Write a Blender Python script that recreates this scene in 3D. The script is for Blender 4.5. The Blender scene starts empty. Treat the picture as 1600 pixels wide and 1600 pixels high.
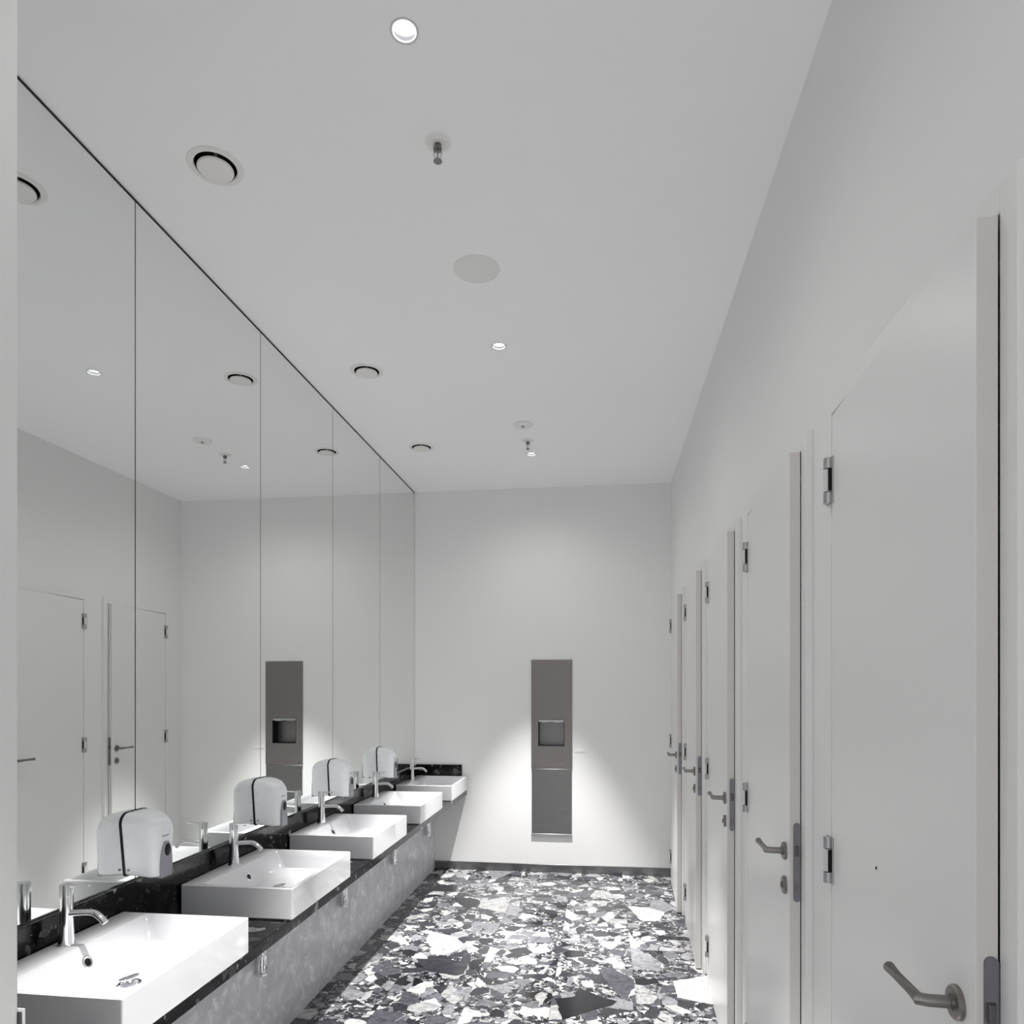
import bpy, bmesh, math, random
from mathutils import Vector, Matrix

sc = bpy.context.scene
COL = sc.collection
PI = math.pi

# ------------------------------------------------------------------ camera, world, exposure
EYE = 1.66
cam_d = bpy.data.cameras.new('camera')
cam_d.sensor_width = 36.0
cam_d.lens = 36.0 * 1080 / 1600
cam_d.shift_y = 0.1730
cam_d.clip_start = 0.05
cam = bpy.data.objects.new('camera', cam_d)
COL.objects.link(cam)
cam.location = (0, 0, EYE)
cam.rotation_euler = (PI / 2, 0, 0.1294)
sc.camera = cam

world = bpy.data.worlds.new('world')
sc.world = world
world.use_nodes = True
world.node_tree.nodes['Background'].inputs[0].default_value = (0.96, 0.98, 1.0, 1)
world.node_tree.nodes['Background'].inputs[1].default_value = 0.8

sc.view_settings.view_transform = 'Standard'
sc.view_settings.look = 'None'
sc.view_settings.gamma = 1
sc.view_settings.use_curve_mapping = False
sc.view_settings.exposure = 0.62
sc.cycles.max_bounces = 14
sc.cycles.diffuse_bounces = 8
sc.cycles.glossy_bounces = 8
sc.cycles.sample_clamp_indirect = 6.0
sc.cycles.blur_glossy = 0.3

SPOT_W = 620.0
SPILL_W = 14.0
ENTRANCE_DIM = 0.4
SPOT_HALF = 24.0

# ------------------------------------------------------------------ room dimensions
XL, XR, YF, ZC = -1.729, 0.606, 6.263, 3.491
YB = -2.6
SEAM0, PANEL = 2.379, 0.9554
MIRROR_Z = 0.951
BX0, BX1 = -1.705, -1.225          # basins, back and front
BZ0, BZ1 = 0.735, 0.8625
BY0, BPITCH, BW = 1.6353, 0.9875, 0.6449
LX = -0.545                        # row of downlights
LYS = [-1.6, 0.15, 1.868, 3.651, 5.36]
VENTS = [(-1.342, 2.267), (-1.343, 3.839), (-1.355, 5.10)]


# ------------------------------------------------------------------ materials
def new_mat(name):
    m = bpy.data.materials.new(name)
    m.use_nodes = True
    nt = m.node_tree
    return m, nt, nt.nodes['Principled BSDF']


def plain(name, col, rough=0.5, metal=0.0, coat=0.0, spec=0.5, bump=0.0, bscale=60.0, var=0.0):
    m, nt, b = new_mat(name)
    b.inputs['Base Color'].default_value = (*col, 1)
    b.inputs['Roughness'].default_value = rough
    b.inputs['Metallic'].default_value = metal
    b.inputs['Coat Weight'].default_value = coat
    b.inputs['Coat Roughness'].default_value = 0.05
    b.inputs['Specular IOR Level'].default_value = spec
    tc = nt.nodes.new('ShaderNodeTexCoord')
    nz = nt.nodes.new('ShaderNodeTexNoise')
    nz.inputs['Scale'].default_value = bscale
    nz.inputs['Detail'].default_value = 3
    nt.links.new(tc.outputs['Object'], nz.inputs['Vector'])
    if bump > 0:
        bp = nt.nodes.new('ShaderNodeBump')
        bp.inputs['Strength'].default_value = bump
        bp.inputs['Distance'].default_value = 0.002
        nt.links.new(nz.outputs['Fac'], bp.inputs['Height'])
        nt.links.new(bp.outputs['Normal'], b.inputs['Normal'])
    if var > 0:
        r = nt.nodes.new('ShaderNodeMapRange')
        r.inputs['To Min'].default_value = rough - var
        r.inputs['To Max'].default_value = rough + var
        nt.links.new(nz.outputs['Fac'], r.inputs['Value'])
        nt.links.new(r.outputs['Result'], b.inputs['Roughness'])
    return m


def mth(nt, op, a, b=None, clamp=False):
    n = nt.nodes.new('ShaderNodeMath')
    n.operation = op
    n.use_clamp = clamp
    for i, v in enumerate((a, b)):
        if v is None:
            continue
        if isinstance(v, (int, float)):
            n.inputs[i].default_value = v
        else:
            nt.links.new(v, n.inputs[i])
    return n.outputs[0]


def ramp(nt, fac, stops, interp='CONSTANT'):
    n = nt.nodes.new('ShaderNodeValToRGB')
    n.color_ramp.interpolation = interp
    els = n.color_ramp.elements
    while len(els) < len(stops):
        els.new(0.5)
    for e, (p, c) in zip(els, stops):
        e.position = p
        e.color = (*c, 1) if len(c) == 3 else c
    nt.links.new(fac, n.inputs['Fac'])
    return n.outputs['Color']


def breccia(name, dark, stops, layers, tile=None, rough=0.12, grout=True, spec=0.5):
    """Broken-marble stone: big, middling and small angular fragments in a dark matrix, cut into tiles."""
    m, nt, b = new_mat(name)
    L = nt.links.new
    tc = nt.nodes.new('ShaderNodeTexCoord')
    pos = tc.outputs['Object']
    sep = nt.nodes.new('ShaderNodeSeparateXYZ')
    L(pos, sep.inputs[0])
    edge = None
    if tile:
        tx, ty = tile
        u = mth(nt, 'DIVIDE', mth(nt, 'ADD', sep.outputs['X'], 0.267 + 10 * tx), tx)
        row = mth(nt, 'FLOOR', mth(nt, 'DIVIDE', mth(nt, 'ADD', sep.outputs['Y'], 10 * ty + 0.05), ty))
        colm = mth(nt, 'FLOOR', u)
        cid = nt.nodes.new('ShaderNodeCombineXYZ')
        L(colm, cid.inputs[0]); L(row, cid.inputs[1])
        wn = nt.nodes.new('ShaderNodeTexWhiteNoise')
        wn.noise_dimensions = '2D'
        L(cid.outputs[0], wn.inputs['Vector'])
        off = nt.nodes.new('ShaderNodeVectorMath'); off.operation = 'SCALE'
        L(wn.outputs['Color'], off.inputs[0]); off.inputs['Scale'].default_value = 40.0
        add = nt.nodes.new('ShaderNodeVectorMath'); add.operation = 'ADD'
        L(pos, add.inputs[0]); L(off.outputs[0], add.inputs[1])
        base_v = add.outputs[0]
        fu = mth(nt, 'FRACT', u)
        fv = mth(nt, 'FRACT', mth(nt, 'DIVIDE', mth(nt, 'ADD', sep.outputs['Y'], 10 * ty + 0.05), ty))
        du = mth(nt, 'MULTIPLY', mth(nt, 'MINIMUM', fu, mth(nt, 'SUBTRACT', 1.0, fu)), tx)
        dv = mth(nt, 'MULTIPLY', mth(nt, 'MINIMUM', fv, mth(nt, 'SUBTRACT', 1.0, fv)), ty)
        edge = mth(nt, 'LESS_THAN', mth(nt, 'MINIMUM', du, dv), 0.0012)
    else:
        base_v = pos
    # slight warp so fragment edges are not ruler-straight
    wz = nt.nodes.new('ShaderNodeTexNoise')
    wz.inputs['Scale'].default_value = 14.0
    wz.inputs['Detail'].default_value = 4.0
    L(base_v, wz.inputs['Vector'])
    ws = nt.nodes.new('ShaderNodeVectorMath'); ws.operation = 'SCALE'
    L(wz.outputs['Color'], ws.inputs[0]); ws.inputs['Scale'].default_value = 0.035
    wa = nt.nodes.new('ShaderNodeVectorMath'); wa.operation = 'ADD'
    L(base_v, wa.inputs[0]); L(ws.outputs[0], wa.inputs[1])
    vec = wa.outputs[0]
    # fine veins inside fragments
    vn = nt.nodes.new('ShaderNodeTexNoise')
    vn.inputs['Scale'].default_value = 26.0
    vn.inputs['Detail'].default_value = 6.0
    vn.inputs['Distortion'].default_value = 1.2
    L(base_v, vn.inputs['Vector'])
    vein = nt.nodes.new('ShaderNodeMapRange')
    vein.inputs['From Min'].default_value = 0.3
    vein.inputs['From Max'].default_value = 0.75
    vein.inputs['To Min'].default_value = 0.50
    vein.inputs['To Max'].default_value = 1.18
    L(vn.outputs['Fac'], vein.inputs['Value'])
    col = None
    base = nt.nodes.new('ShaderNodeRGB')
    base.outputs[0].default_value = (*dark, 1)
    col = base.outputs[0]
    for (scale, keep, gap, seed, sx, ang) in layers:      # small first, big on top
        mp = nt.nodes.new('ShaderNodeMapping')
        mp.inputs['Location'].default_value = (seed, seed * 1.7, 0)
        mp.inputs['Rotation'].default_value = (0, 0, ang)
        mp.inputs['Scale'].default_value = (scale, scale * sx, 1 if tile else scale)
        L(vec, mp.inputs['Vector'])
        v1 = nt.nodes.new('ShaderNodeTexVoronoi'); v1.voronoi_dimensions = '2D' if tile else '3D'; v1.feature = 'F1'
        v1.inputs['Scale'].default_value = 1.0
        v2 = nt.nodes.new('ShaderNodeTexVoronoi'); v2.voronoi_dimensions = '2D' if tile else '3D'; v2.feature = 'DISTANCE_TO_EDGE'
        v2.inputs['Scale'].default_value = 1.0
        L(mp.outputs[0], v1.inputs['Vector']); L(mp.outputs[0], v2.inputs['Vector'])
        sc3 = nt.nodes.new('ShaderNodeSeparateColor')
        L(v1.outputs['Color'], sc3.inputs[0])
        k = mth(nt, 'LESS_THAN', sc3.outputs[0], keep)
        g = mth(nt, 'GREATER_THAN', v2.outputs['Distance'], mth(nt, 'MULTIPLY', sc3.outputs[2], gap))
        fac = mth(nt, 'MULTIPLY', k, g)
        cc = ramp(nt, sc3.outputs[1], stops)
        mv = nt.nodes.new('ShaderNodeMix'); mv.data_type = 'RGBA'; mv.blend_type = 'MULTIPLY'
        mv.inputs['Factor'].default_value = 1.0
        L(cc, mv.inputs[6]); L(vein.outputs['Result'], mv.inputs[7])
        mx = nt.nodes.new('ShaderNodeMix'); mx.data_type = 'RGBA'
        L(fac, mx.inputs['Factor']); L(col, mx.inputs[6]); L(mv.outputs[2], mx.inputs[7])
        col = mx.outputs[2]
    if edge is not None and grout:
        mx = nt.nodes.new('ShaderNodeMix'); mx.data_type = 'RGBA'
        L(mth(nt, 'MULTIPLY', edge, 0.6), mx.inputs['Factor']); L(col, mx.inputs[6])
        mx.inputs[7].default_value = (0.05, 0.05, 0.055, 1)
        col = mx.outputs[2]
    L(col, b.inputs['Base Color'])
    b.inputs['Roughness'].default_value = rough
    b.inputs['Specular IOR Level'].default_value = spec
    return m


def brushed(name, col, rough, sx=(2, 2, 160)):
    m, nt, b = new_mat(name)
    L = nt.links.new
    tc = nt.nodes.new('ShaderNodeTexCoord')
    mp = nt.nodes.new('ShaderNodeMapping'); mp.inputs['Scale'].default_value = sx
    nz = nt.nodes.new('ShaderNodeTexNoise'); nz.inputs['Scale'].default_value = 3.0; nz.inputs['Detail'].default_value = 5
    L(tc.outputs['Object'], mp.inputs[0]); L(mp.outputs[0], nz.inputs['Vector'])
    r = nt.nodes.new('ShaderNodeMapRange')
    r.inputs['To Min'].default_value = rough - 0.1
    r.inputs['To Max'].default_value = rough + 0.12
    L(nz.outputs['Fac'], r.inputs['Value']); L(r.outputs['Result'], b.inputs['Roughness'])
    cr = ramp(nt, nz.outputs['Fac'], [(0.3, tuple(c * 0.86 for c in col)), (0.7, col)], 'LINEAR')
    L(cr, b.inputs['Base Color'])
    b.inputs['Metallic'].default_value = 1.0
    return m


M_WALL = plain('wall_paint', (0.83, 0.83, 0.825), 0.55, bump=0.05, bscale=90)
M_CEIL = plain('ceiling_paint', (0.92, 0.92, 0.93), 0.7, bump=0.03, bscale=90)
M_DOOR = plain('door_paint', (0.80, 0.80, 0.795), 0.32, spec=0.4, var=0.04, bscale=6)
M_FRAME = plain('frame_paint', (0.81, 0.81, 0.80), 0.38, var=0.04, bscale=6)
M_BASIN = plain('glazed_ceramic', (0.74, 0.745, 0.765), 0.10, coat=0.5, spec=0.5, var=0.02, bscale=3)
M_CHROME = plain('chrome', (0.80, 0.80, 0.82), 0.07, 1.0, var=0.02, bscale=30)
M_SATIN = brushed('satin_steel', (0.27, 0.25, 0.235), 0.36, (60, 60, 4))
M_STEEL = brushed('brushed_steel', (0.27, 0.25, 0.24), 0.42)
M_STEEL2 = brushed('brushed_steel_lower', (0.25, 0.245, 0.245), 0.36, (1.5, 1.5, 40))
M_BLACK = plain('black_plastic', (0.008, 0.008, 0.010), 0.4, spec=0.2, var=0.05)
M_GAP = plain('black_backing', (0.02, 0.02, 0.02), 0.8, bump=0.02)
M_PLASTIC = plain('white_plastic', (0.86, 0.88, 0.90), 0.28, coat=0.25, var=0.03, bscale=8)
M_GREYP = plain('grey_plastic', (0.30, 0.29, 0.33), 0.35, var=0.03)
M_WHITEF = plain('white_enamel', (0.80, 0.79, 0.77), 0.45, var=0.03)
M_GRILLE = plain('speaker_mesh', (0.80, 0.80, 0.78), 0.7, bump=0.6, bscale=500)
M_BASEB = brushed('baseboard_metal', (0.23, 0.23, 0.235), 0.3, (2, 2, 60))
M_HINGE = brushed('hinge_steel', (0.52, 0.52, 0.53), 0.4, (40, 40, 4))
M_LOCK = brushed('lock_plate_steel', (0.26, 0.26, 0.29), 0.35, (40, 40, 4))
M_HINGEW = plain('hinge_knuckle_coating', (0.68, 0.68, 0.68), 0.35, var=0.03)
M_EDGE = plain('raw_door_edge', (0.66, 0.63, 0.615), 0.5, bump=0.05, bscale=40)
M_PANEL, _nt, _b = new_mat('vanity_lacquer_painted_glints')
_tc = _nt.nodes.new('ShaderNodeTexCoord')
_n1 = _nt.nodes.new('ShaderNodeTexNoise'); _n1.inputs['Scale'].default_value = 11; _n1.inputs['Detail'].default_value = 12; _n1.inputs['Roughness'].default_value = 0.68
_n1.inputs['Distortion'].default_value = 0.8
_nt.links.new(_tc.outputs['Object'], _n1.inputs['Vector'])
_nt.links.new(ramp(_nt, _n1.outputs['Fac'], [(0.34, (0.50, 0.50, 0.54)), (0.53, (0.60, 0.60, 0.635)), (0.66, (0.86, 0.86, 0.88))], 'LINEAR'),  # pale flecks paint light thrown up from the floor into the grey
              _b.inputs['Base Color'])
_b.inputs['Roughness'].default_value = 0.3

M_MIRROR, _nt, _b = new_mat('mirror_glass')
_b.inputs['Base Color'].default_value = (0.875, 0.89, 0.875, 1)
_b.inputs['Metallic'].default_value = 1.0
_b.inputs['Roughness'].default_value = 0.0

M_REFL = plain('grey_reflector', (0.13, 0.13, 0.14), 0.4, var=0.03)
M_TRIMG = plain('grey_trim', (0.58, 0.58, 0.59), 0.45, var=0.03)
M_LENS, _nt, _b = new_mat('lamp_lens')
_b.inputs['Emission Color'].default_value = (1, 1, 1, 1)
_b.inputs['Emission Strength'].default_value = 4.0

FL_STOPS = [(0.0, (0.018, 0.018, 0.022)), (0.16, (0.045, 0.045, 0.054)), (0.34, (0.095, 0.095, 0.112)),
            (0.48, (0.175, 0.175, 0.195)), (0.60, (0.29, 0.29, 0.31)), (0.71, (0.45, 0.45, 0.45)), (0.82, (0.68, 0.68, 0.665))]
M_FLOOR = breccia('breccia_marble_floor', (0.022, 0.022, 0.026), FL_STOPS,
                  [(95, 0.62, 0.22, 3.1, 1.5, 0.4), (52, 0.66, 0.20, 7.7, 0.6, 1.1), (28, 0.60, 0.16, 1.9, 1.5, 0.2),
                   (15, 0.46, 0.10, 5.3, 0.65, 0.8), (8.5, 0.30, 0.05, 4.4, 1.3, 0.3), (4.4, 0.17, 0.02, 9.4, 0.8, 0.6)],
                  tile=(0.447, 0.70), rough=0.14)
CT_STOPS = [(0.0, (0.004, 0.004, 0.005)), (0.55, (0.010, 0.010, 0.011)), (0.78, (0.025, 0.025, 0.026)), (0.90, (0.10, 0.10, 0.10)), (0.965, (0.34, 0.34, 0.33))]
M_COUNTER = breccia('black_breccia_counter', (0.004, 0.004, 0.005), CT_STOPS,
                    [(85, 0.6, 0.2, 3.3, 1.3, 0.3), (40, 0.5, 0.14, 6.6, 0.8, 0.9), (18, 0.35, 0.08, 2.2, 1.2, 0.1)], rough=0.15, spec=0.2)


# ------------------------------------------------------------------ mesh helpers
def bm_box(bm, x0, x1, y0, y1, z0, z1):
    v = [bm.verts.new(p) for p in ((x0, y0, z0), (x1, y0, z0), (x1, y1, z0), (x0, y1, z0),
                                   (x0, y0, z1), (x1, y0, z1), (x1, y1, z1), (x0, y1, z1))]
    for f in ((3, 2, 1, 0), (4, 5, 6, 7), (0, 1, 5, 4), (1, 2, 6, 5), (2, 3, 7, 6), (3, 0, 4, 7)):
        bm.faces.new([v[i] for i in f])


def bm_rings(bm, rings, cap0=True, cap1=True, closed=True):
    """Skin a list of equal-length point rings."""
    vs = [[bm.verts.new(p) for p in r] for r in rings]
    n = len(vs[0])
    for a, b in zip(vs, vs[1:]):
        for i in range(n if closed else n - 1):
            j = (i + 1) % n
            bm.faces.new((a[i], a[j], b[j], b[i]))
    if cap0:
        bm.faces.new(list(reversed(vs[0])))
    if cap1:
        bm.faces.new(vs[-1])
    return vs


def circ(c, r, axis='Z', n=32, ph=0.0):
    out = []
    for i in range(n):
        a = ph + 2 * PI * i / n
        u, v = r * math.cos(a), r * math.sin(a)
        if axis == 'Z':
            out.append((c[0] + u, c[1] + v, c[2]))
        elif axis == 'X':
            out.append((c[0], c[1] + u, c[2] + v))
        else:
            out.append((c[0] + u, c[1], c[2] + v))
    return out


def bm_lathe(bm, prof, c=(0, 0, 0), axis='Z', n=32, cap0=True, cap1=True):
    """prof: list of (radius, height along axis)."""
    rings = []
    for r, h in prof:
        cc = {'Z': (c[0], c[1], c[2] + h), 'X': (c[0] + h, c[1], c[2]), 'Y': (c[0], c[1] + h, c[2])}[axis]
        rings.append(circ(cc, max(r, 1e-5), axis, n))
    bm_rings(bm, rings, cap0, cap1)


def bm_tube(bm, pts, radii, n=20, squash=1.0):
    """Tube along a polyline; radii a number or a list."""
    pts = [Vector(p) for p in pts]
    if not isinstance(radii, (list, tuple)):
        radii = [radii] * len(pts)
    rings = []
    up = Vector((0, 1, 0))
    for i, p in enumerate(pts):
        d0 = (pts[i] - pts[i - 1]).normalized() if i else None
        d1 = (pts[i + 1] - pts[i]).normalized() if i < len(pts) - 1 else None
        t = (d0 + d1).normalized() if d0 and d1 else (d0 or d1)
        k = 1.0
        if d0 and d1:
            k = 1.0 / max(0.3, t.dot(d0))
        u = up - t * up.dot(t)
        if u.length < 0.2:
            u = Vector((0, 0, 1)) - t * t.z
        u.normalize()
        w = t.cross(u)
        # miter: stretch along the bend plane
        bend = (d1 - d0) if d0 and d1 else Vector((0, 0, 0))
        ring = []
        for j in range(n):
            a = 2 * PI * j / n
            off = u * math.cos(a) * radii[i] + w * math.sin(a) * radii[i] * squash
            if bend.length > 1e-4:
                bn = bend.normalized()
                bn = (bn - t * bn.dot(t)).normalized()
                off += bn * off.dot(bn) * (k - 1)
            ring.append(tuple(p + off))
        rings.append(ring)
    bm_rings(bm, rings)


def obj(name, bm, m, parent=None, bevel=0.0, seg=2, smooth=True, loc=None):
    bmesh.ops.recalc_face_normals(bm, faces=bm.faces)
    me = bpy.data.meshes.new(name)
    bm.to_mesh(me)
    bm.free()
    o = bpy.data.objects.new(name, me)
    COL.objects.link(o)
    if isinstance(m, (list, tuple)):
        for x in m:
            me.materials.append(x)
    else:
        me.materials.append(m)
    if parent is not None:
        o.parent = parent
    if loc is not None:
        o.location = loc
    if bevel > 0:
        b = o.modifiers.new('bevel', 'BEVEL')
        b.width = bevel
        b.segments = seg
        b.limit_method = 'ANGLE'
        b.angle_limit = math.radians(35)
        b.harden_normals = False
    if smooth:
        for p in me.polygons:
            p.use_smooth = True
        me.set_sharp_from_angle(angle=math.radians(38))
    return o


def tag(o, label=None, cat=None, group=None, kind=None):
    if label: o['label'] = label
    if cat: o['category'] = cat
    if group: o['group'] = group
    if kind: o['kind'] = kind
    return o


def empty(name, loc, label=None, cat=None, group=None, kind=None):
    o = bpy.data.objects.new(name, None)
    o.empty_display_size = 0.05
    COL.objects.link(o)
    o.location = loc
    return tag(o, label, cat, group, kind)


def kids(o):
    return [c for c in bpy.data.objects if c.parent == o]


def copy_tree(o, parent=None):
    c = o.copy()
    COL.objects.link(c)
    if parent is not None:
        c.parent = parent
    for ch in kids(o):
        copy_tree(ch, c)
    return c


def boxobj(name, dims, m, parent=None, bevel=0.0, **kw):
    bm = bmesh.new()
    bm_box(bm, *dims)
    return obj(name, bm, m, parent, bevel, **kw)


# ------------------------------------------------------------------ the setting
tag(boxobj('floor', (XL - 0.25, XR + 0.25, YB, YF + 0.2, -0.12, 0), M_FLOOR, smooth=False),
    'floor of large black and white broken-marble tiles', 'floor', kind='structure')

# ceiling: a sheet pierced where the lamps and air valves are recessed
bm = bmesh.new()
holes = [(LX, y, 0.0345, 0.055) for y in LYS] + [(x, y, 0.072, 0.05) for x, y in VENTS]
edges = []
outer = [bm.verts.new(p) for p in ((XL - 0.25, YB, ZC), (XR + 0.25, YB, ZC), (XR + 0.25, YF + 0.2, ZC), (XL - 0.25, YF + 0.2, ZC))]
for i in range(4):
    edges.append(bm.edges.new((outer[i], outer[(i + 1) % 4])))
loops = []
for (x, y, r, dep) in holes:
    lp = [bm.verts.new(p) for p in circ((x, y, ZC), r, 'Z', 40)]
    loops.append((lp, dep))
    for i in range(40):
        edges.append(bm.edges.new((lp[i], lp[(i + 1) % 40])))
bmesh.ops.triangle_fill(bm, use_beauty=True, use_dissolve=False, edges=edges)
for lp, dep in loops:
    up = [bm.verts.new((v.co.x, v.co.y, ZC + dep)) for v in lp]
    for i in range(40):
        j = (i + 1) % 40
        bm.faces.new((lp[i], lp[j], up[j], up[i]))
    bm.faces.new(up)
bm_box(bm, XL - 0.25, XR + 0.25, YB, YF + 0.2, ZC + 0.08, ZC + 0.2)
tag(obj('ceiling', bm, M_CEIL, smooth=False), 'plain white painted ceiling', 'ceiling', kind='structure')

tag(boxobj('wall_left', (XL - 0.25, XL - 0.02, YB, YF + 0.2, 0, ZC), M_WALL, smooth=False),
    'white wall behind the mirrors and washbasins', 'wall', kind='structure')

# far wall, with the niche for the towel dispenser
NX0, NX1, NZ0, NZ1 = -0.574, -0.336, 1.144, 1.386
bm = bmesh.new()
bm_box(bm, XL - 0.02, NX0, YF, YF + 0.2, 0, ZC)
bm_box(bm, NX1, XR, YF, YF + 0.2, 0, ZC)
bm_box(bm, NX0, NX1, YF, YF + 0.2, 0, NZ0)
bm_box(bm, NX0, NX1, YF, YF + 0.2, NZ1, ZC)
bm_box(bm, NX0, NX1, YF + 0.12, YF + 0.2, NZ0, NZ1)
tag(obj('wall_far', bm, M_WALL, smooth=False), 'white end wall holding the steel towel dispenser', 'wall', kind='structure')

# right wall with five door openings
HINGE0, DPITCH, DW = 1.865, 1.03, 0.757
DTOP = 2.362
bm = bmesh.new()
ys = YB
for i in range(5):
    h = HINGE0 + DPITCH * i
    bm_box(bm, XR, XR + 0.10, ys, h - DW - 0.004, 0, DTOP + 0.004)
    ys = h + 0.004
bm_box(bm, XR, XR + 0.10, ys, YF + 0.2, 0, DTOP + 0.004)
bm_box(bm, XR, XR + 0.10, YB, YF + 0.2, DTOP + 0.004, ZC)
bm_box(bm, XR + 0.10, XR + 0.25, YB, YF + 0.2, 0, ZC)
tag(obj('wall_right', bm, M_WALL, smooth=False), 'white wall with the row of cubicle doors', 'wall', kind='structure')

# end of the partition beside the entrance
tag(boxobj('wall_near', (XL - 0.02, -0.884, 0.80, 0.95, 0, ZC), M_WALL, bevel=0.004, smooth=False),
    'white wall end beside the entrance, in front of the mirrors', 'wall', kind='structure')

tag(boxobj('baseboard_far', (-1.535, XR, YF - 0.012, YF, 0, 0.072), M_BASEB, bevel=0.002),
    'dark metal baseboard along the end wall', 'baseboard', kind='structure')

# ------------------------------------------------------------------ cubicle doors
PLACES = ['nearest to the camera', 'second from the entrance', 'third from the entrance', 'fourth from the entrance',
          'at the end wall']
DLABEL = ['white cubicle door nearest the entrance, with the largest lever handle',
          'second white cubicle door from the entrance, slightly ajar',
          'third white cubicle door from the entrance, middle of the row',
          'fourth white cubicle door from the entrance, last but one',
          'farthest white cubicle door, beside the end wall']


def make_door():
    d = empty('door_1', (XR, HINGE0, 0))
    # frame: two uprights and a head standing proud of the wall, with a jamb lining
    bm = bmesh.new()
    a = 0.046
    y0, y1 = -DW + 0.001, 0.004
    bm_box(bm, -0.022, 0.0, y0 - a, y0, 0, DTOP + 0.004 + a)
    bm_box(bm, -0.022, 0.0, y1, y1 + a, 0, DTOP + 0.004 + a)
    bm_box(bm, -0.022, 0.0, y0, y1, DTOP + 0.004, DTOP + 0.004 + a)
    bm_box(bm, 0.045, 0.099, -DW - 0.004, y0 + 0.025, 0, DTOP + 0.004)
    bm_box(bm, 0.045, 0.099, y1 - 0.025, y1, 0, DTOP + 0.004)
    bm_box(bm, 0.045, 0.099, y0 + 0.025, y1 - 0.025, DTOP - 0.02, DTOP + 0.004)
    fr = obj('door_frame', bm, M_FRAME, d, bevel=0.002)
    # leaf, hung at the far side and standing a little open
    bm = bmesh.new()
    bm_box(bm, 0, 0.030, -DW, 0, 0.008, DTOP)
    leaf = obj('door_leaf', bm, [M_DOOR, M_EDGE], d, bevel=0.0015)
    leaf.location = (-0.021, 0, 0)
    leaf.rotation_euler = (0, 0, math.radians(-2.5))
    for p in leaf.data.polygons:
        if p.normal.y < -0.9:
            p.material_index = 1
    # lever handle
    bm = bmesh.new()
    hy, hz = -DW + 0.058, 1.168
    pts = [(0.004, hy, hz), (-0.042, hy, hz), (-0.054, hy + 0.006, hz), (-0.0555, hy + 0.02, hz), (-0.0555, hy + 0.132, hz), (-0.0555, hy + 0.1365, hz)]
    bm_tube(bm, [pts[0], pts[1], (-0.0555, hy + 0.004, hz), pts[4], (-0.0555, hy + 0.1355, hz)], [0.0098, 0.0098, 0.0098, 0.0098, 0.007], 20)
    lev = obj('lever_handle', bm, M_SATIN, leaf)
    bm = bmesh.new()
    bm_lathe(bm, [(0.027, 0.0), (0.027, -0.006), (0.0245, -0.009), (0.013, -0.0095), (0.013, -0.014)], (0, hy, hz), 'X', 36, cap0=False)
    obj('handle_rose', bm, M_SATIN, leaf)
    bm = bmesh.new()
    bm_lathe(bm, [(0.027, 0.0), (0.027, -0.006), (0.0245, -0.009), (0.010, -0.0095), (0.010, -0.012), (0.0085, -0.013)], (0, hy, hz - 0.104), 'X', 36, cap0=False)
    bm_box(bm, -0.0145, -0.0128, hy - 0.002, hy + 0.002, hz - 0.111, hz - 0.097)
    obj('keyhole_escutcheon', bm, M_SATIN, leaf)
    # lock face plate on the leaf's edge
    bm = bmesh.new()
    pz0, pz1, xc, rr = 1.03, 1.264, 0.020, 0.010
    ring = []
    for k in range(9):
        t = PI * k / 8
        ring.append((xc + rr * math.cos(t), 0, pz1 - rr + rr * math.sin(t)))
    for k in range(9):
        t = PI + PI * k / 8
        ring.append((xc + rr * math.cos(t), 0, pz0 + rr + rr * math.sin(t)))
    bm_rings(bm, [[(x, -DW, z) for x, _, z in ring], [(x, -DW - 0.0025, z) for x, _, z in ring]])
    obj('lock_face_plate', bm, M_LOCK, leaf)
    bm = bmesh.new()
    v = [(xc - 0.006, -DW - 0.002, 1.165), (xc + 0.006, -DW - 0.002, 1.165), (xc + 0.006, -DW - 0.002, 1.197), (xc - 0.006, -DW - 0.002, 1.197)]
    w = [(xc - 0.006, -DW - 0.011, 1.168), (xc + 0.006, -DW - 0.004, 1.168), (xc + 0.006, -DW - 0.004, 1.194), (xc - 0.006, -DW - 0.011, 1.194)]
    bm_rings(bm, [v, w])
    bm_box(bm, xc - 0.005, xc + 0.005, -DW - 0.004, -DW - 0.002, 1.055, 1.085)
    obj('latch_bolt', bm, M_BASEB, leaf, bevel=0.0008)
    # three hinges
    for z in (2.195, 1.222, 0.24):
        bm = bmesh.new()
        bm_box(bm, -0.0255, -0.022, 0.004, 0.032, z - 0.058, z + 0.058)
        bm_box(bm, -0.0262, -0.021, -0.020, -0.004, z - 0.058, z + 0.058)
        bm_lathe(bm, [(0.0118, -0.058), (0.0118, -0.031)], (-0.029, 0.002, z), 'Z', 20)
        bm_lathe(bm, [(0.0118, 0.031), (0.0118, 0.058)], (-0.029, 0.002, z), 'Z', 20)
        h = obj('hinge', bm, M_HINGE, d)
        bm = bmesh.new()
        bm_lathe(bm, [(0.0115, -0.0285), (0.0115, 0.0285)], (-0.029, 0.002, z), 'Z', 20)
        bm_box(bm, -0.032, -0.022, 0.006, 0.030, z - 0.0285, z + 0.0285)
        obj('hinge_knuckle', bm, M_HINGEW, h)
        bm = bmesh.new()
        bm_lathe(bm, [(0.0075, -0.033), (0.0075, 0.033)], (-0.029, 0.002, z), 'Z', 16)
        bm_box(bm, -0.034, -0.0215, -0.0150, -0.0118, z - 0.028, z + 0.028)  # black strip painting the shadow line beside the knuckle
        obj('hinge_pin_and_shade', bm, M_BLACK, h)
    return d


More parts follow.
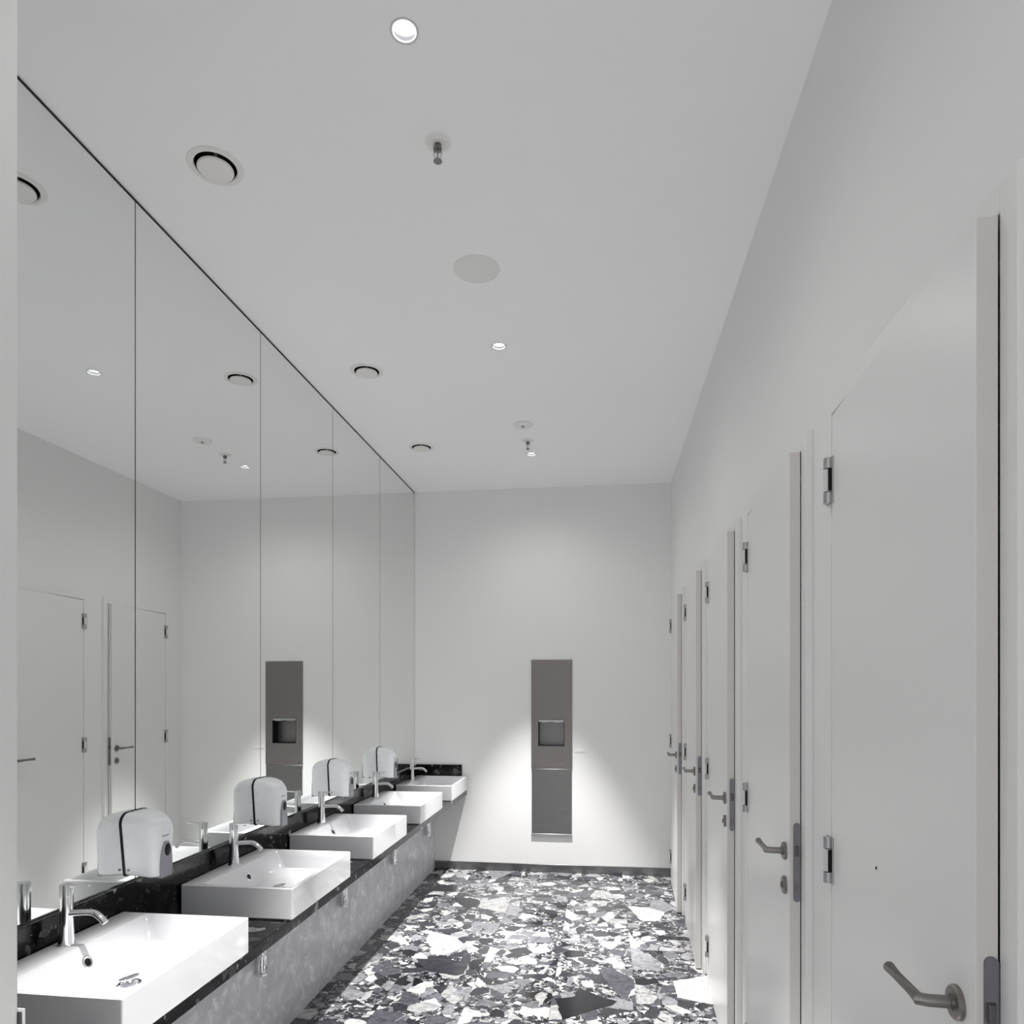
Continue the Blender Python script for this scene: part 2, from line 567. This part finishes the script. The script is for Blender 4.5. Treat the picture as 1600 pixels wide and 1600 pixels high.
door = make_door()
DOORS = [door]
for i in range(1, 5):
    c = copy_tree(door)
    c.name = 'door_%d' % (i + 1)
    c.location = (XR, HINGE0 + DPITCH * i, 0)
    DOORS.append(c)
for c, l in zip(DOORS, DLABEL):
    tag(c, l, 'door', 'cubicle doors along the right wall', 'structure')
# a raised black dot painting the dark of a small hole in the nearest door's face
leaf1 = [c for c in kids(DOORS[0]) if c.name.startswith('door_leaf')][0]
bm = bmesh.new()
bm_lathe(bm, [(0.0032, 0.0), (0.0032, -0.0015), (0.0015, -0.002)], (0, -0.33, 1.285), 'X', 14)
obj('dark_hole_dot', bm, M_BLACK, leaf1)

# ------------------------------------------------------------------ vanity
tag(boxobj('countertop', (XL, -1.236, 0.95, YF, 0.690, BZ0), M_COUNTER, bevel=0.002),
    'long black marble countertop under the row of washbasins', 'countertop')
t = empty('backsplash', (0, 0, 0), 'low black marble upstand between the basins and the mirrors', 'backsplash')
boxobj('long_strip', (XL, XL + 0.018, 0.95, YF, BZ0, MIRROR_Z - 0.002), M_COUNTER, t, bevel=0.0015)
boxobj('end_strip', (XL + 0.018, -1.279, YF - 0.018, YF, BZ0, 0.963), M_COUNTER, t, bevel=0.0015)
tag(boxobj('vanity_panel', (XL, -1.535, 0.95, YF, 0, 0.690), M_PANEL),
    'long grey panel below the black countertop, with painted flecks of reflected light', 'panel')

ORD = ['first', 'second', 'third', 'fourth', 'fifth']


def make_basin():
    """Rectangular vessel basin, local origin at the middle of its back edge on the counter."""
    b = empty('washbasin', (0, 0, 0))
    D = BX1 - BX0
    H = BZ1 - BZ0
    hw = BW / 2

    def rr(x0, x1, y0, y1, z, r, n=5):
        out = []
        for cx, cy, a0 in ((x1 - r, y1 - r, 0), (x0 + r, y1 - r, PI / 2), (x0 + r, y0 + r, PI), (x1 - r, y0 + r, 1.5 * PI)):
            for k in range(n + 1):
                a = a0 + PI / 2 * k / n
                out.append((cx + r * math.cos(a), cy + r * math.sin(a), z))
        return out
    bm = bmesh.new()
    rim = 0.016
    xb = 0.100                                           # tap ledge
    drop = 0.004
    rings = [rr(0.004, D - 0.006, -hw + 0.006, hw - 0.006, 0.0, 0.006),
             rr(0.0, D, -hw, hw, 0.006, 0.006),
             rr(0.0, D, -hw, hw, H - 0.003, 0.006),
             rr(0.002, D - 0.002, -hw + 0.002, hw - 0.002, H - 0.0006, 0.006),
             rr(0.004, D - 0.004, -hw + 0.004, hw - 0.004, H, 0.006),
             rr(xb - 0.004, D - rim + 0.003, -hw + rim - 0.003, hw - rim + 0.003, H, 0.012),
             rr(xb, D - rim, -hw + rim, hw - rim, H - 0.003, 0.014),
             rr(xb + 0.012, D - rim - 0.008, -hw + rim + 0.010, hw - rim - 0.010, H - 0.030, 0.022),
             rr(xb + 0.036, D - rim - 0.022, -hw + rim + 0.030, hw - rim - 0.030, H - 0.078, 0.030),
             rr(xb + 0.052, D - rim - 0.040, -hw + rim + 0.055, hw - rim - 0.055, H - 0.090, 0.035),
             rr(xb + 0.100, D - rim - 0.100, -hw + rim + 0.16, hw - rim - 0.16, H - 0.096, 0.030)]
    bm_rings(bm, rings)
    obj('bowl', bm, M_BASIN, b)
    # overflow ring on the back slope
    n = Vector((0.048, 0, 0.024)).normalized()
    c = Vector((xb + 0.0215, 0, H - 0.050))
    q = Vector((0, 0, 1)).rotation_difference(n).to_matrix().to_4x4()
    bm = bmesh.new()
    bm_lathe(bm, [(0.0120, -0.004), (0.0125, 0.0010), (0.0170, 0.0026), (0.0205, 0.0006), (0.0205, -0.004)], (0, 0, 0), 'Z', 28, False, False)
    bmesh.ops.transform(bm, matrix=Matrix.Translation(c) @ q, verts=bm.verts)
    obj('overflow_ring', bm, M_CHROME, b)
    bm = bmesh.new()
    bm_lathe(bm, [(0.0126, -0.003), (0.0126, 0.0006)], (0, 0, 0), 'Z', 24)
    bmesh.ops.transform(bm, matrix=Matrix.Translation(c) @ q, verts=bm.verts)
    obj('overflow_hole', bm, M_BLACK, b)
    # pop-up waste
    bm = bmesh.new()
    zc = H - 0.0955
    bm_lathe(bm, [(0.034, -0.001), (0.034, 0.003), (0.030, 0.0045), (0.024, 0.003), (0.022, 0.0)], (0.285, -0.03, zc), 'Z', 32, True, False)
    w = obj('waste_outlet', bm, M_CHROME, b)
    bm = bmesh.new()
    bm_lathe(bm, [(0.007, 0.0), (0.007, 0.016), (0.027, 0.017), (0.030, 0.019), (0.030, 0.0215), (0.027, 0.0235), (0.012, 0.025)], (0, 0, 0), 'Z', 32)
    bmesh.ops.transform(bm, matrix=Matrix.Translation((0.285, -0.03, zc)) @ Matrix.Rotation(math.radians(-9), 4, 'Y'), verts=bm.verts)
    obj('waste_plug', bm, M_CHROME, w)
    return b


def make_tap():
    """Single-lever mixer, local origin at the middle of its foot."""
    t = empty('basin_tap', (0, 0, 0))
    bm = bmesh.new()
    bm_lathe(bm, [(0.0255, 0.0), (0.0255, 0.004), (0.0235, 0.006), (0.0215, 0.03), (0.0195, 0.07), (0.0188, 0.11), (0.0188, 0.150)], (0, 0, 0), 'Z', 36)
    obj('body', bm, M_CHROME, t)
    bm = bmesh.new()
    pts, rad = [], []
    for k in range(13):
        s = k / 12
        x = 0.010 + 0.122 * s
        z = 0.099 + 0.006 * math.sin(min(1, s * 1.6) * PI / 2) - 0.030 * max(0, (s - 0.62) / 0.38) ** 1.7
        pts.append((x, 0, z))
        rad.append(0.0115)
    bm_tube(bm, pts, rad, 20, squash=0.8)
    obj('spout', bm, M_CHROME, t)
    bm = bmesh.new()
    bm_lathe(bm, [(0.0175, 0.1500), (0.0175, 0.1525), (0.0195, 0.1535), (0.0195, 0.186), (0.0185, 0.190), (0.010, 0.1915)], (0, 0, 0), 'Z', 36)
    hd = obj('head', bm, M_CHROME, t)
    bm = bmesh.new()
    bm_rings(bm, [[(0.0, -0.009, 0.181), (0.0, 0.009, 0.181), (0.0, 0.009, 0.190), (0.0, -0.009, 0.190)],
                  [(0.035, -0.008, 0.182), (0.035, 0.008, 0.182), (0.035, 0.008, 0.189), (0.035, -0.008, 0.189)],
                  [(0.080, -0.0065, 0.186), (0.080, 0.0065, 0.186), (0.080, 0.0065, 0.191), (0.080, -0.0065, 0.191)]])
    obj('lever', bm, M_CHROME, hd, bevel=0.0015)
    return t


def make_trap():
    """Chrome bottle trap hanging below a basin."""
    t = empty('bottle_trap', (0, 0, 0))
    bm = bmesh.new()
    bm_lathe(bm, [(0.016, 0.690), (0.016, 0.56), (0.0205, 0.555), (0.0205, 0.54), (0.016, 0.535), (0.016, 0.505)], (0, 0, 0), 'Z', 28)
    obj('tail_pipe', bm, M_CHROME, t)
    bm = bmesh.new()
    bm_lathe(bm, [(0.018, 0.510), (0.023, 0.505), (0.023, 0.405), (0.020, 0.398), (0.0235, 0.396), (0.0235, 0.384), (0.018, 0.380)], (0, 0, 0), 'Z', 28)
    obj('cup', bm, M_CHROME, t)
    return t


BL = ['white rectangular washbasin nearest the entrance, its waste plug showing',
      'second white rectangular washbasin from the entrance, less brightly lit',
      'third white rectangular washbasin, middle of the row of five',
      'fourth white rectangular washbasin from the entrance',
      'last white rectangular washbasin, against the end wall']
TL = ['chrome mixer tap on the washbasin nearest the entrance',
      'chrome mixer tap on the second washbasin from the entrance',
      'chrome mixer tap on the third washbasin, middle of the row',
      'chrome mixer tap on the fourth washbasin from the entrance',
      'chrome mixer tap on the last washbasin, against the end wall']
RL = ['chrome bottle trap under the washbasin nearest the entrance',
      'chrome bottle trap under the second washbasin from the entrance',
      'chrome bottle trap under the third washbasin, middle of the row',
      'chrome bottle trap under the fourth washbasin from the entrance',
      'chrome bottle trap under the last washbasin by the end wall']
b0, t0, r0 = make_basin(), make_tap(), make_trap()
for i in range(5):
    yc = BY0 + BPITCH * i + BW / 2
    b = b0 if i == 0 else copy_tree(b0)
    b.location = (BX0, yc, BZ0)
    tag(b, BL[i], 'washbasin', 'washbasins on the black counter')
    tp = t0 if i == 0 else copy_tree(t0)
    tp.location = (-1.655, yc, BZ1)
    tag(tp, TL[i], 'tap', 'basin mixer taps')
for i in range(5):
    if i == 0:
        continue                                         # the first trap is out of the picture
    yc = BY0 + BPITCH * i + BW / 2 - 0.03
    r = r0 if i == 1 else copy_tree(r0)
    r.location = (-1.505, yc, 0)
    tag(r, RL[i], 'bottle trap', 'bottle traps under the basins')

# ------------------------------------------------------------------ mirrors
tag(boxobj('mirror_backing', (XL - 0.02, XL - 0.0065, 0.95, YF, MIRROR_Z, ZC), M_GAP, smooth=False),
    'thin black backing board showing as dark seams between the mirror panels', 'backing board')
tag(boxobj('trim_1', (XL - 0.0064, XL + 0.0005, 0.95, YF, ZC - 0.0105, ZC), M_GAP, smooth=False),
    'thin black trim along the ceiling above the mirrors', 'trim', kind='structure')
ML = ['mirror panel nearest the entrance, partly hidden by the wall end',
      'tall mirror panel between the first and second soap dispensers',
      'tall mirror panel between the second and third soap dispensers',
      'tall mirror panel between the third and fourth soap dispensers',
      'farthest tall mirror panel, touching the end wall']
for i in range(-1, 4):
    y0 = max(0.95, SEAM0 + PANEL * i) + 0.0025
    y1 = min(YF, SEAM0 + PANEL * (i + 1)) - 0.0025
    if i == 3:
        y1 = YF - 0.004
    tag(boxobj('wall_mirror', (XL - 0.0064, XL, y0, y1, MIRROR_Z, ZC - 0.011), M_MIRROR, smooth=False),
        ML[i + 1], 'mirror', 'frameless mirror panels over the basins')


# ------------------------------------------------------------------ soap dispensers
def make_soap():
    """Wall soap dispenser; local origin on the mirror face, at mid width and at the lower edge."""
    s = empty('soap_dispenser', (0, 0, 0))

    def section(x, w_top, w_bot, z0, z1, rt, rb, n=6):
        pts = []
        for cy, cz, r, a0 in ((w_top - rt, z1 - rt, rt, 0), (-w_top + rt, z1 - rt, rt, PI / 2),
                              (-w_bot + rb, z0 + rb, rb, PI), (w_bot - rb, z0 + rb, rb, 1.5 * PI)):
            for k in range(n + 1):
                a = a0 + PI / 2 * k / n
                pts.append((x, cy + r * math.cos(a), cz + r * math.sin(a)))
        return pts
    bm = bmesh.new()
    bm_rings(bm, [section(0.0, 0.083, 0.062, -0.004, 0.232, 0.040, 0.014), section(0.0045, 0.083, 0.062, -0.004, 0.232, 0.040, 0.014)])
    obj('back_plate', bm, M_BLACK, s)
    bm = bmesh.new()
    bm_rings(bm, [section(0.004, 0.080, 0.059, 0.0, 0.2295, 0.038, 0.014),
                  section(0.030, 0.079, 0.058, -0.002, 0.2285, 0.038, 0.014),
                  section(0.060, 0.076, 0.056, -0.005, 0.224, 0.038, 0.014),
                  section(0.088, 0.070, 0.053, -0.008, 0.214, 0.037, 0.014),
                  section(0.106, 0.062, 0.048, -0.008, 0.200, 0.035, 0.013),
                  section(0.117, 0.053, 0.043, -0.006, 0.187, 0.032, 0.012),
                  section(0.122, 0.044, 0.038, -0.002, 0.174, 0.028, 0.011)])
    obj('cover', bm, M_PLASTIC, s)
    # push bar at the lower front: a tongue narrowing upwards
    bm = bmesh.new()
    def tongue(x, k):
        pts = []
        prof = [(0.034, -0.012), (0.035, 0.03), (0.031, 0.07), (0.022, 0.10), (0.010, 0.118)]
        for w, z in prof:
            pts.append((x, w * k, z))
        for w, z in reversed(prof):
            pts.append((x, -w * k, z))
        return pts
    bm_rings(bm, [tongue(0.112, 1.0), tongue(0.128, 0.96), tongue(0.131, 0.85)])
    pb = obj('push_bar', bm, M_GREYP, s, bevel=0.002)
    bm = bmesh.new()
    bm_rings(bm, [[(x, 0.017 * k * math.cos(a), 0.088 + 0.023 * k * math.sin(a)) for a in [2 * PI * j / 24 for j in range(24)]]
                  for x, k in ((0.120, 1), (0.1325, 1), (0.1335, 0.85))])
    obj('level_window', bm, M_BLACK, s)
    # maker's mark: three short dark strokes, set on the slope of the front
    bm = bmesh.new()
    for dy, w, h in ((-0.018, 0.006, 0.007), (-0.009, 0.005, 0.005), (-0.002, 0.005, 0.005), (0.005, 0.004, 0.005), (0.012, 0.006, 0.007)):
        bm_box(bm, 0.1195, 0.1228, dy, dy + w, 0.136, 0.136 + h)
    obj('maker_mark', bm, M_GREYP, s)
    # lock screws on the sides and the nozzle below
    for sgn in (-1, 1):
        bm = bmesh.new()
        bm_lathe(bm, [(0.0045, 0.0), (0.0045, sgn * 0.003), (0.003, sgn * 0.0038)], (0.018, sgn * 0.0605, 0.022), 'Y', 16)
        obj('side_screw', bm, M_GREYP, s)
    bm = bmesh.new()
    bm_lathe(bm, [(0.010, 0.004), (0.010, -0.012), (0.006, -0.016)], (0.085, 0, 0), 'Z', 18)
    obj('nozzle', bm, M_BLACK, s)
    return s


SL = ['white soap dispenser on the mirror nearest the entrance, between first and second basins',
      'white soap dispenser on the mirror between the second and third basins',
      'white soap dispenser on the mirror between the third and fourth basins',
      'white soap dispenser on the mirror between the fourth and last basins']
s0 = make_soap()
for i in range(4):
    s = s0 if i == 0 else copy_tree(s0)
    s.location = (XL, SEAM0 + PANEL * i, 0.978)
    tag(s, SL[i], 'soap dispenser', 'soap dispensers along the mirrors')

# ------------------------------------------------------------------ steel towel dispenser in the end wall
t = empty('towel_dispenser', (0, YF, 0), 'tall brushed steel paper towel dispenser with waste bin set in the end wall', 'towel dispenser')
PX0, PX1 = -0.637, -0.267
bm = bmesh.new()
y0, y1 = -0.012, -0.0005
bm_box(bm, PX0, NX0, y0, y1, 0.940, 1.926)
bm_box(bm, NX1, PX1, y0, y1, 0.940, 1.926)
bm_box(bm, NX0, NX1, y0, y1, 0.940, NZ0)
bm_box(bm, NX0, NX1, y0, y1, NZ1, 1.926)
bmesh.ops.remove_doubles(bm, verts=bm.verts, dist=1e-5)
up = obj('upper_panel', bm, M_STEEL, t, smooth=False)
bm = bmesh.new()
bm_box(bm, PX0 + 0.004, PX1 - 0.004, -0.012, -0.0005, 0.352, 0.937)
obj('waste_bin_panel', bm, M_STEEL2, t, bevel=0.002)
boxobj('bottom_rail', (PX0, PX1, -0.014, -0.0005, 0.319, 0.350), M_HINGE, t, bevel=0.002)
# the towel slot: a steel back with sides coloured black, let into the niche
bm = bmesh.new()
bm_box(bm, NX0 + 0.001, NX1 - 0.001, 0.10, 0.105, NZ0 + 0.001, NZ1 - 0.001)
obj('slot_back', bm, M_STEEL2, t, smooth=False)
bm = bmesh.new()
bm_box(bm, NX0 + 0.001, NX0 + 0.004, -0.011, 0.10, NZ0 + 0.001, NZ1 - 0.001)
bm_box(bm, NX1 - 0.004, NX1 - 0.001, -0.011, 0.10, NZ0 + 0.001, NZ1 - 0.001)
bm_box(bm, NX0 + 0.004, NX1 - 0.004, -0.011, 0.10, NZ0 + 0.001, NZ0 + 0.004)
bm_box(bm, NX0 + 0.004, NX1 - 0.004, -0.011, 0.10, NZ1 - 0.004, NZ1 - 0.001)
obj('slot_lining', bm, M_BLACK, t, smooth=False)
bm = bmesh.new()
n = 20
r0_, r1_, r2_, r3_ = [], [], [], []
for k in range(n + 1):
    s = k / n
    x = NX0 + 0.004 + (NX1 - NX0 - 0.008) * s
    zb = NZ1 - 0.020 - 0.010 * abs(math.sin(s * PI * 2.0)) * (0.6 + 0.4 * s)
    r0_.append((x, -0.010, NZ1 - 0.003)); r1_.append((x, -0.013, zb)); r2_.append((x, -0.011, zb - 0.001)); r3_.append((x, -0.006, NZ1 - 0.004))
bm_rings(bm, [r0_, r1_, r2_, r3_], False, False, closed=False)
obj('tear_lip', bm, M_HINGE, t)
for x, z in ((-0.598, 1.840), (-0.305, 1.868), (-0.598, 0.968)):
    bm = bmesh.new()
    bm_lathe(bm, [(0.010, 0.0), (0.010, -0.003), (0.007, -0.0045)], (x, -0.012, z), 'Y', 20)
    obj('lock', bm, M_BASEB, t)

tag(boxobj('cover_plate', (-0.262 + 0.02, -0.262 + 0.115, YF - 0.003, YF, 1.090, 1.118), M_WALL, bevel=0.002),
    'small white blank cover plate on the end wall beside the towel dispenser', 'cover plate')

# strike plate on the wall end by the entrance
t = empty('strike_plate', (-0.884, 0.95, 1.0), 'small steel strike plate lip showing at the edge of the wall end', 'strike plate')
bm = bmesh.new()
bm_box(bm, -0.04, 0.0095, 0.0, 0.003, -0.03, 0.172)
obj('plate', bm, M_HINGEW, t, bevel=0.0012)
bm = bmesh.new()
bm_box(bm, -0.03, 0.0062, -0.0004, 0.0034, -0.024, 0.167)
obj('latch_recess', bm, M_BASEB, t)

# ------------------------------------------------------------------ ceiling fittings
def make_downlight():
    d = empty('downlight', (0, 0, 0))
    bm = bmesh.new()
    bm_lathe(bm, [(0.0338, 0.0), (0.040, 0.0), (0.040, -0.002), (0.0375, -0.003), (0.0335, -0.0015), (0.0330, 0.003)], (0, 0, 0), 'Z', 40, False, False)
    obj('trim_ring', bm, M_TRIMG, d)
    bm = bmesh.new()
    bm_lathe(bm, [(0.0331, 0.003), (0.0318, 0.012), (0.0312, 0.016)], (0, 0, 0), 'Z', 40, False, False)
    obj('reflector', bm, M_REFL, d)
    bm = bmesh.new()
    bm_lathe(bm, [(0.0316, 0.0145), (0.0316, 0.020)], (0, 0, 0), 'Z', 40)
    obj('lens', bm, M_LENS, d)
    for nm, w, half, blend in (('downlight_beam', SPOT_W, SPOT_HALF, 0.5), ('downlight_spill', SPILL_W, 80.0, 1.0)):
        ld = bpy.data.lights.new(nm, 'SPOT')
        ld.energy = w
        ld.color = (1.0, 0.985, 0.965)
        ld.spot_size = math.radians(2 * half)
        ld.spot_blend = blend
        ld.shadow_soft_size = 0.028
        lo = bpy.data.objects.new(nm, ld)
        COL.objects.link(lo)
        lo.parent = d
        lo.location = (0, 0, -0.006)
    return d


LLAB = [None, None, 'largest round downlight in the ceiling, nearest the entrance',
        'round downlight in the ceiling beyond the loudspeaker', 'farthest downlight in the ceiling, just behind a sprinkler']
d0 = make_downlight()
for i, y in sorted(enumerate(LYS), key=lambda p: -p[0]):
    d = d0 if i == len(LYS) - 1 else copy_tree(d0)
    d.location = (LX, y, ZC)
    if i < 2:                                            # the two unseen entrance lamps, added for fill, are dimmed
        for ch in kids(d):
            if ch.type == 'LIGHT':
                ch.data = ch.data.copy()
                ch.data.energy *= ENTRANCE_DIM
    tag(d, LLAB[i] or 'unseen round ceiling downlight above the entrance, added for fill light', 'downlight', 'recessed ceiling downlights' if i > 1 else 'unseen fill downlights above the entrance')


def make_vent():
    v = empty('air_valve', (0, 0, 0))
    bm = bmesh.new()
    bm_lathe(bm, [(0.0715, 0.008), (0.0705, -0.002), (0.074, -0.005), (0.092, -0.0025), (0.094, 0.0)], (0, 0, 0), 'Z', 48, False, False)
    obj('flange', bm, M_WHITEF, v)
    bm = bmesh.new()
    bm_lathe(bm, [(0.0710, 0.046), (0.0712, 0.0)], (0, 0, 0), 'Z', 48, True, False)
    obj('throat', bm, M_BLACK, v)
    bm = bmesh.new()
    bm_lathe(bm, [(0.006, 0.045), (0.006, 0.0), (0.052, -0.004), (0.060, -0.008), (0.061, -0.012), (0.058, -0.016), (0.045, -0.018), (0.0, -0.0185)], (0, 0, 0), 'Z', 48)
    obj('disc', bm, M_WHITEF, v)
    return v


VL = ['large round air valve in the ceiling over the near mirror panel',
      'second round air valve from the entrance, over the middle mirror panels', 'farthest round air valve in the ceiling']
v0 = make_vent()
for i, (x, y) in enumerate(VENTS):
    v = v0 if i == 0 else copy_tree(v0)
    v.location = (x, y, ZC)
    tag(v, VL[i], 'air valve', 'round ceiling air valves')


def make_sprinkler():
    s = empty('sprinkler_head', (0, 0, 0))
    bm = bmesh.new()
    bm_lathe(bm, [(0.044, 0.0), (0.044, -0.0015), (0.041, -0.003), (0.028, -0.004), (0.026, -0.008), (0.018, -0.009), (0.0, -0.009)], (0, 0, 0), 'Z', 40, False, True)
    obj('rosette', bm, M_WHITEF, s)
    bm = bmesh.new()
    bm_lathe(bm, [(0.012, -0.009), (0.012, -0.020), (0.015, -0.021), (0.015, -0.027), (0.010, -0.029), (0.006, -0.031)], (0, 0, 0), 'Z', 24)
    obj('body', bm, M_BASEB, s)
    for sg in (-1, 1):
        bm = bmesh.new()
        bm_tube(bm, [(sg * 0.012, 0, -0.026), (sg * 0.014, 0, -0.040), (sg * 0.010, 0, -0.052), (sg * 0.002, 0, -0.060)], 0.0026, 10)
        obj('yoke_arm', bm, M_CHROME, s)
    bm = bmesh.new()
    bm_lathe(bm, [(0.0028, -0.031), (0.0028, -0.058)], (0, 0, 0), 'Z', 12)
    obj('glass_bulb', bm, M_GREYP, s)
    bm = bmesh.new()
    bm_lathe(bm, [(0.006, -0.057), (0.014, -0.063), (0.0145, -0.065), (0.004, -0.066)], (0, 0, 0), 'Z', 24)
    obj('deflector', bm, M_BASEB, s)
    return s


s0 = make_sprinkler()
s1 = copy_tree(s0)
s0.location = (-0.545, 2.262, ZC)
s1.location = (-0.541, 5.06, ZC)
tag(s0, 'sprinkler head in the ceiling between the largest downlight and the loudspeaker', 'sprinkler', 'ceiling sprinkler heads')
tag(s1, 'small sprinkler head hanging in front of the farthest downlight', 'sprinkler', 'ceiling sprinkler heads')

t = empty('ceiling_speaker', (-0.541, 2.966, ZC), 'flat round grey loudspeaker grille in the ceiling', 'loudspeaker')
bm = bmesh.new()
bm_lathe(bm, [(0.100, 0.0), (0.100, -0.003), (0.0985, -0.0055), (0.095, -0.006), (0.094, -0.004)], (0, 0, 0), 'Z', 56, False, False)
obj('rim', bm, M_WHITEF, t)
bm = bmesh.new()
bm_lathe(bm, [(0.0945, -0.002), (0.0945, -0.0045), (0.05, -0.0055), (0.0, -0.006)], (0, 0, 0), 'Z', 56, True, False)
obj('grille', bm, M_GRILLE, t)

t = empty('smoke_detector', (-0.542, 4.75, ZC), 'round white flush detector in the ceiling with a dark centre dot', 'smoke detector')
bm = bmesh.new()
bm_lathe(bm, [(0.066, 0.0), (0.066, -0.006), (0.061, -0.010), (0.03, -0.0125), (0.0, -0.013)], (0, 0, 0), 'Z', 48, False, True)
obj('housing', bm, M_WHITEF, t)
bm = bmesh.new()
bm_lathe(bm, [(0.011, -0.012), (0.010, -0.019), (0.005, -0.022)], (0, 0, 0), 'Z', 20)
obj('sensor', bm, M_GREYP, t)
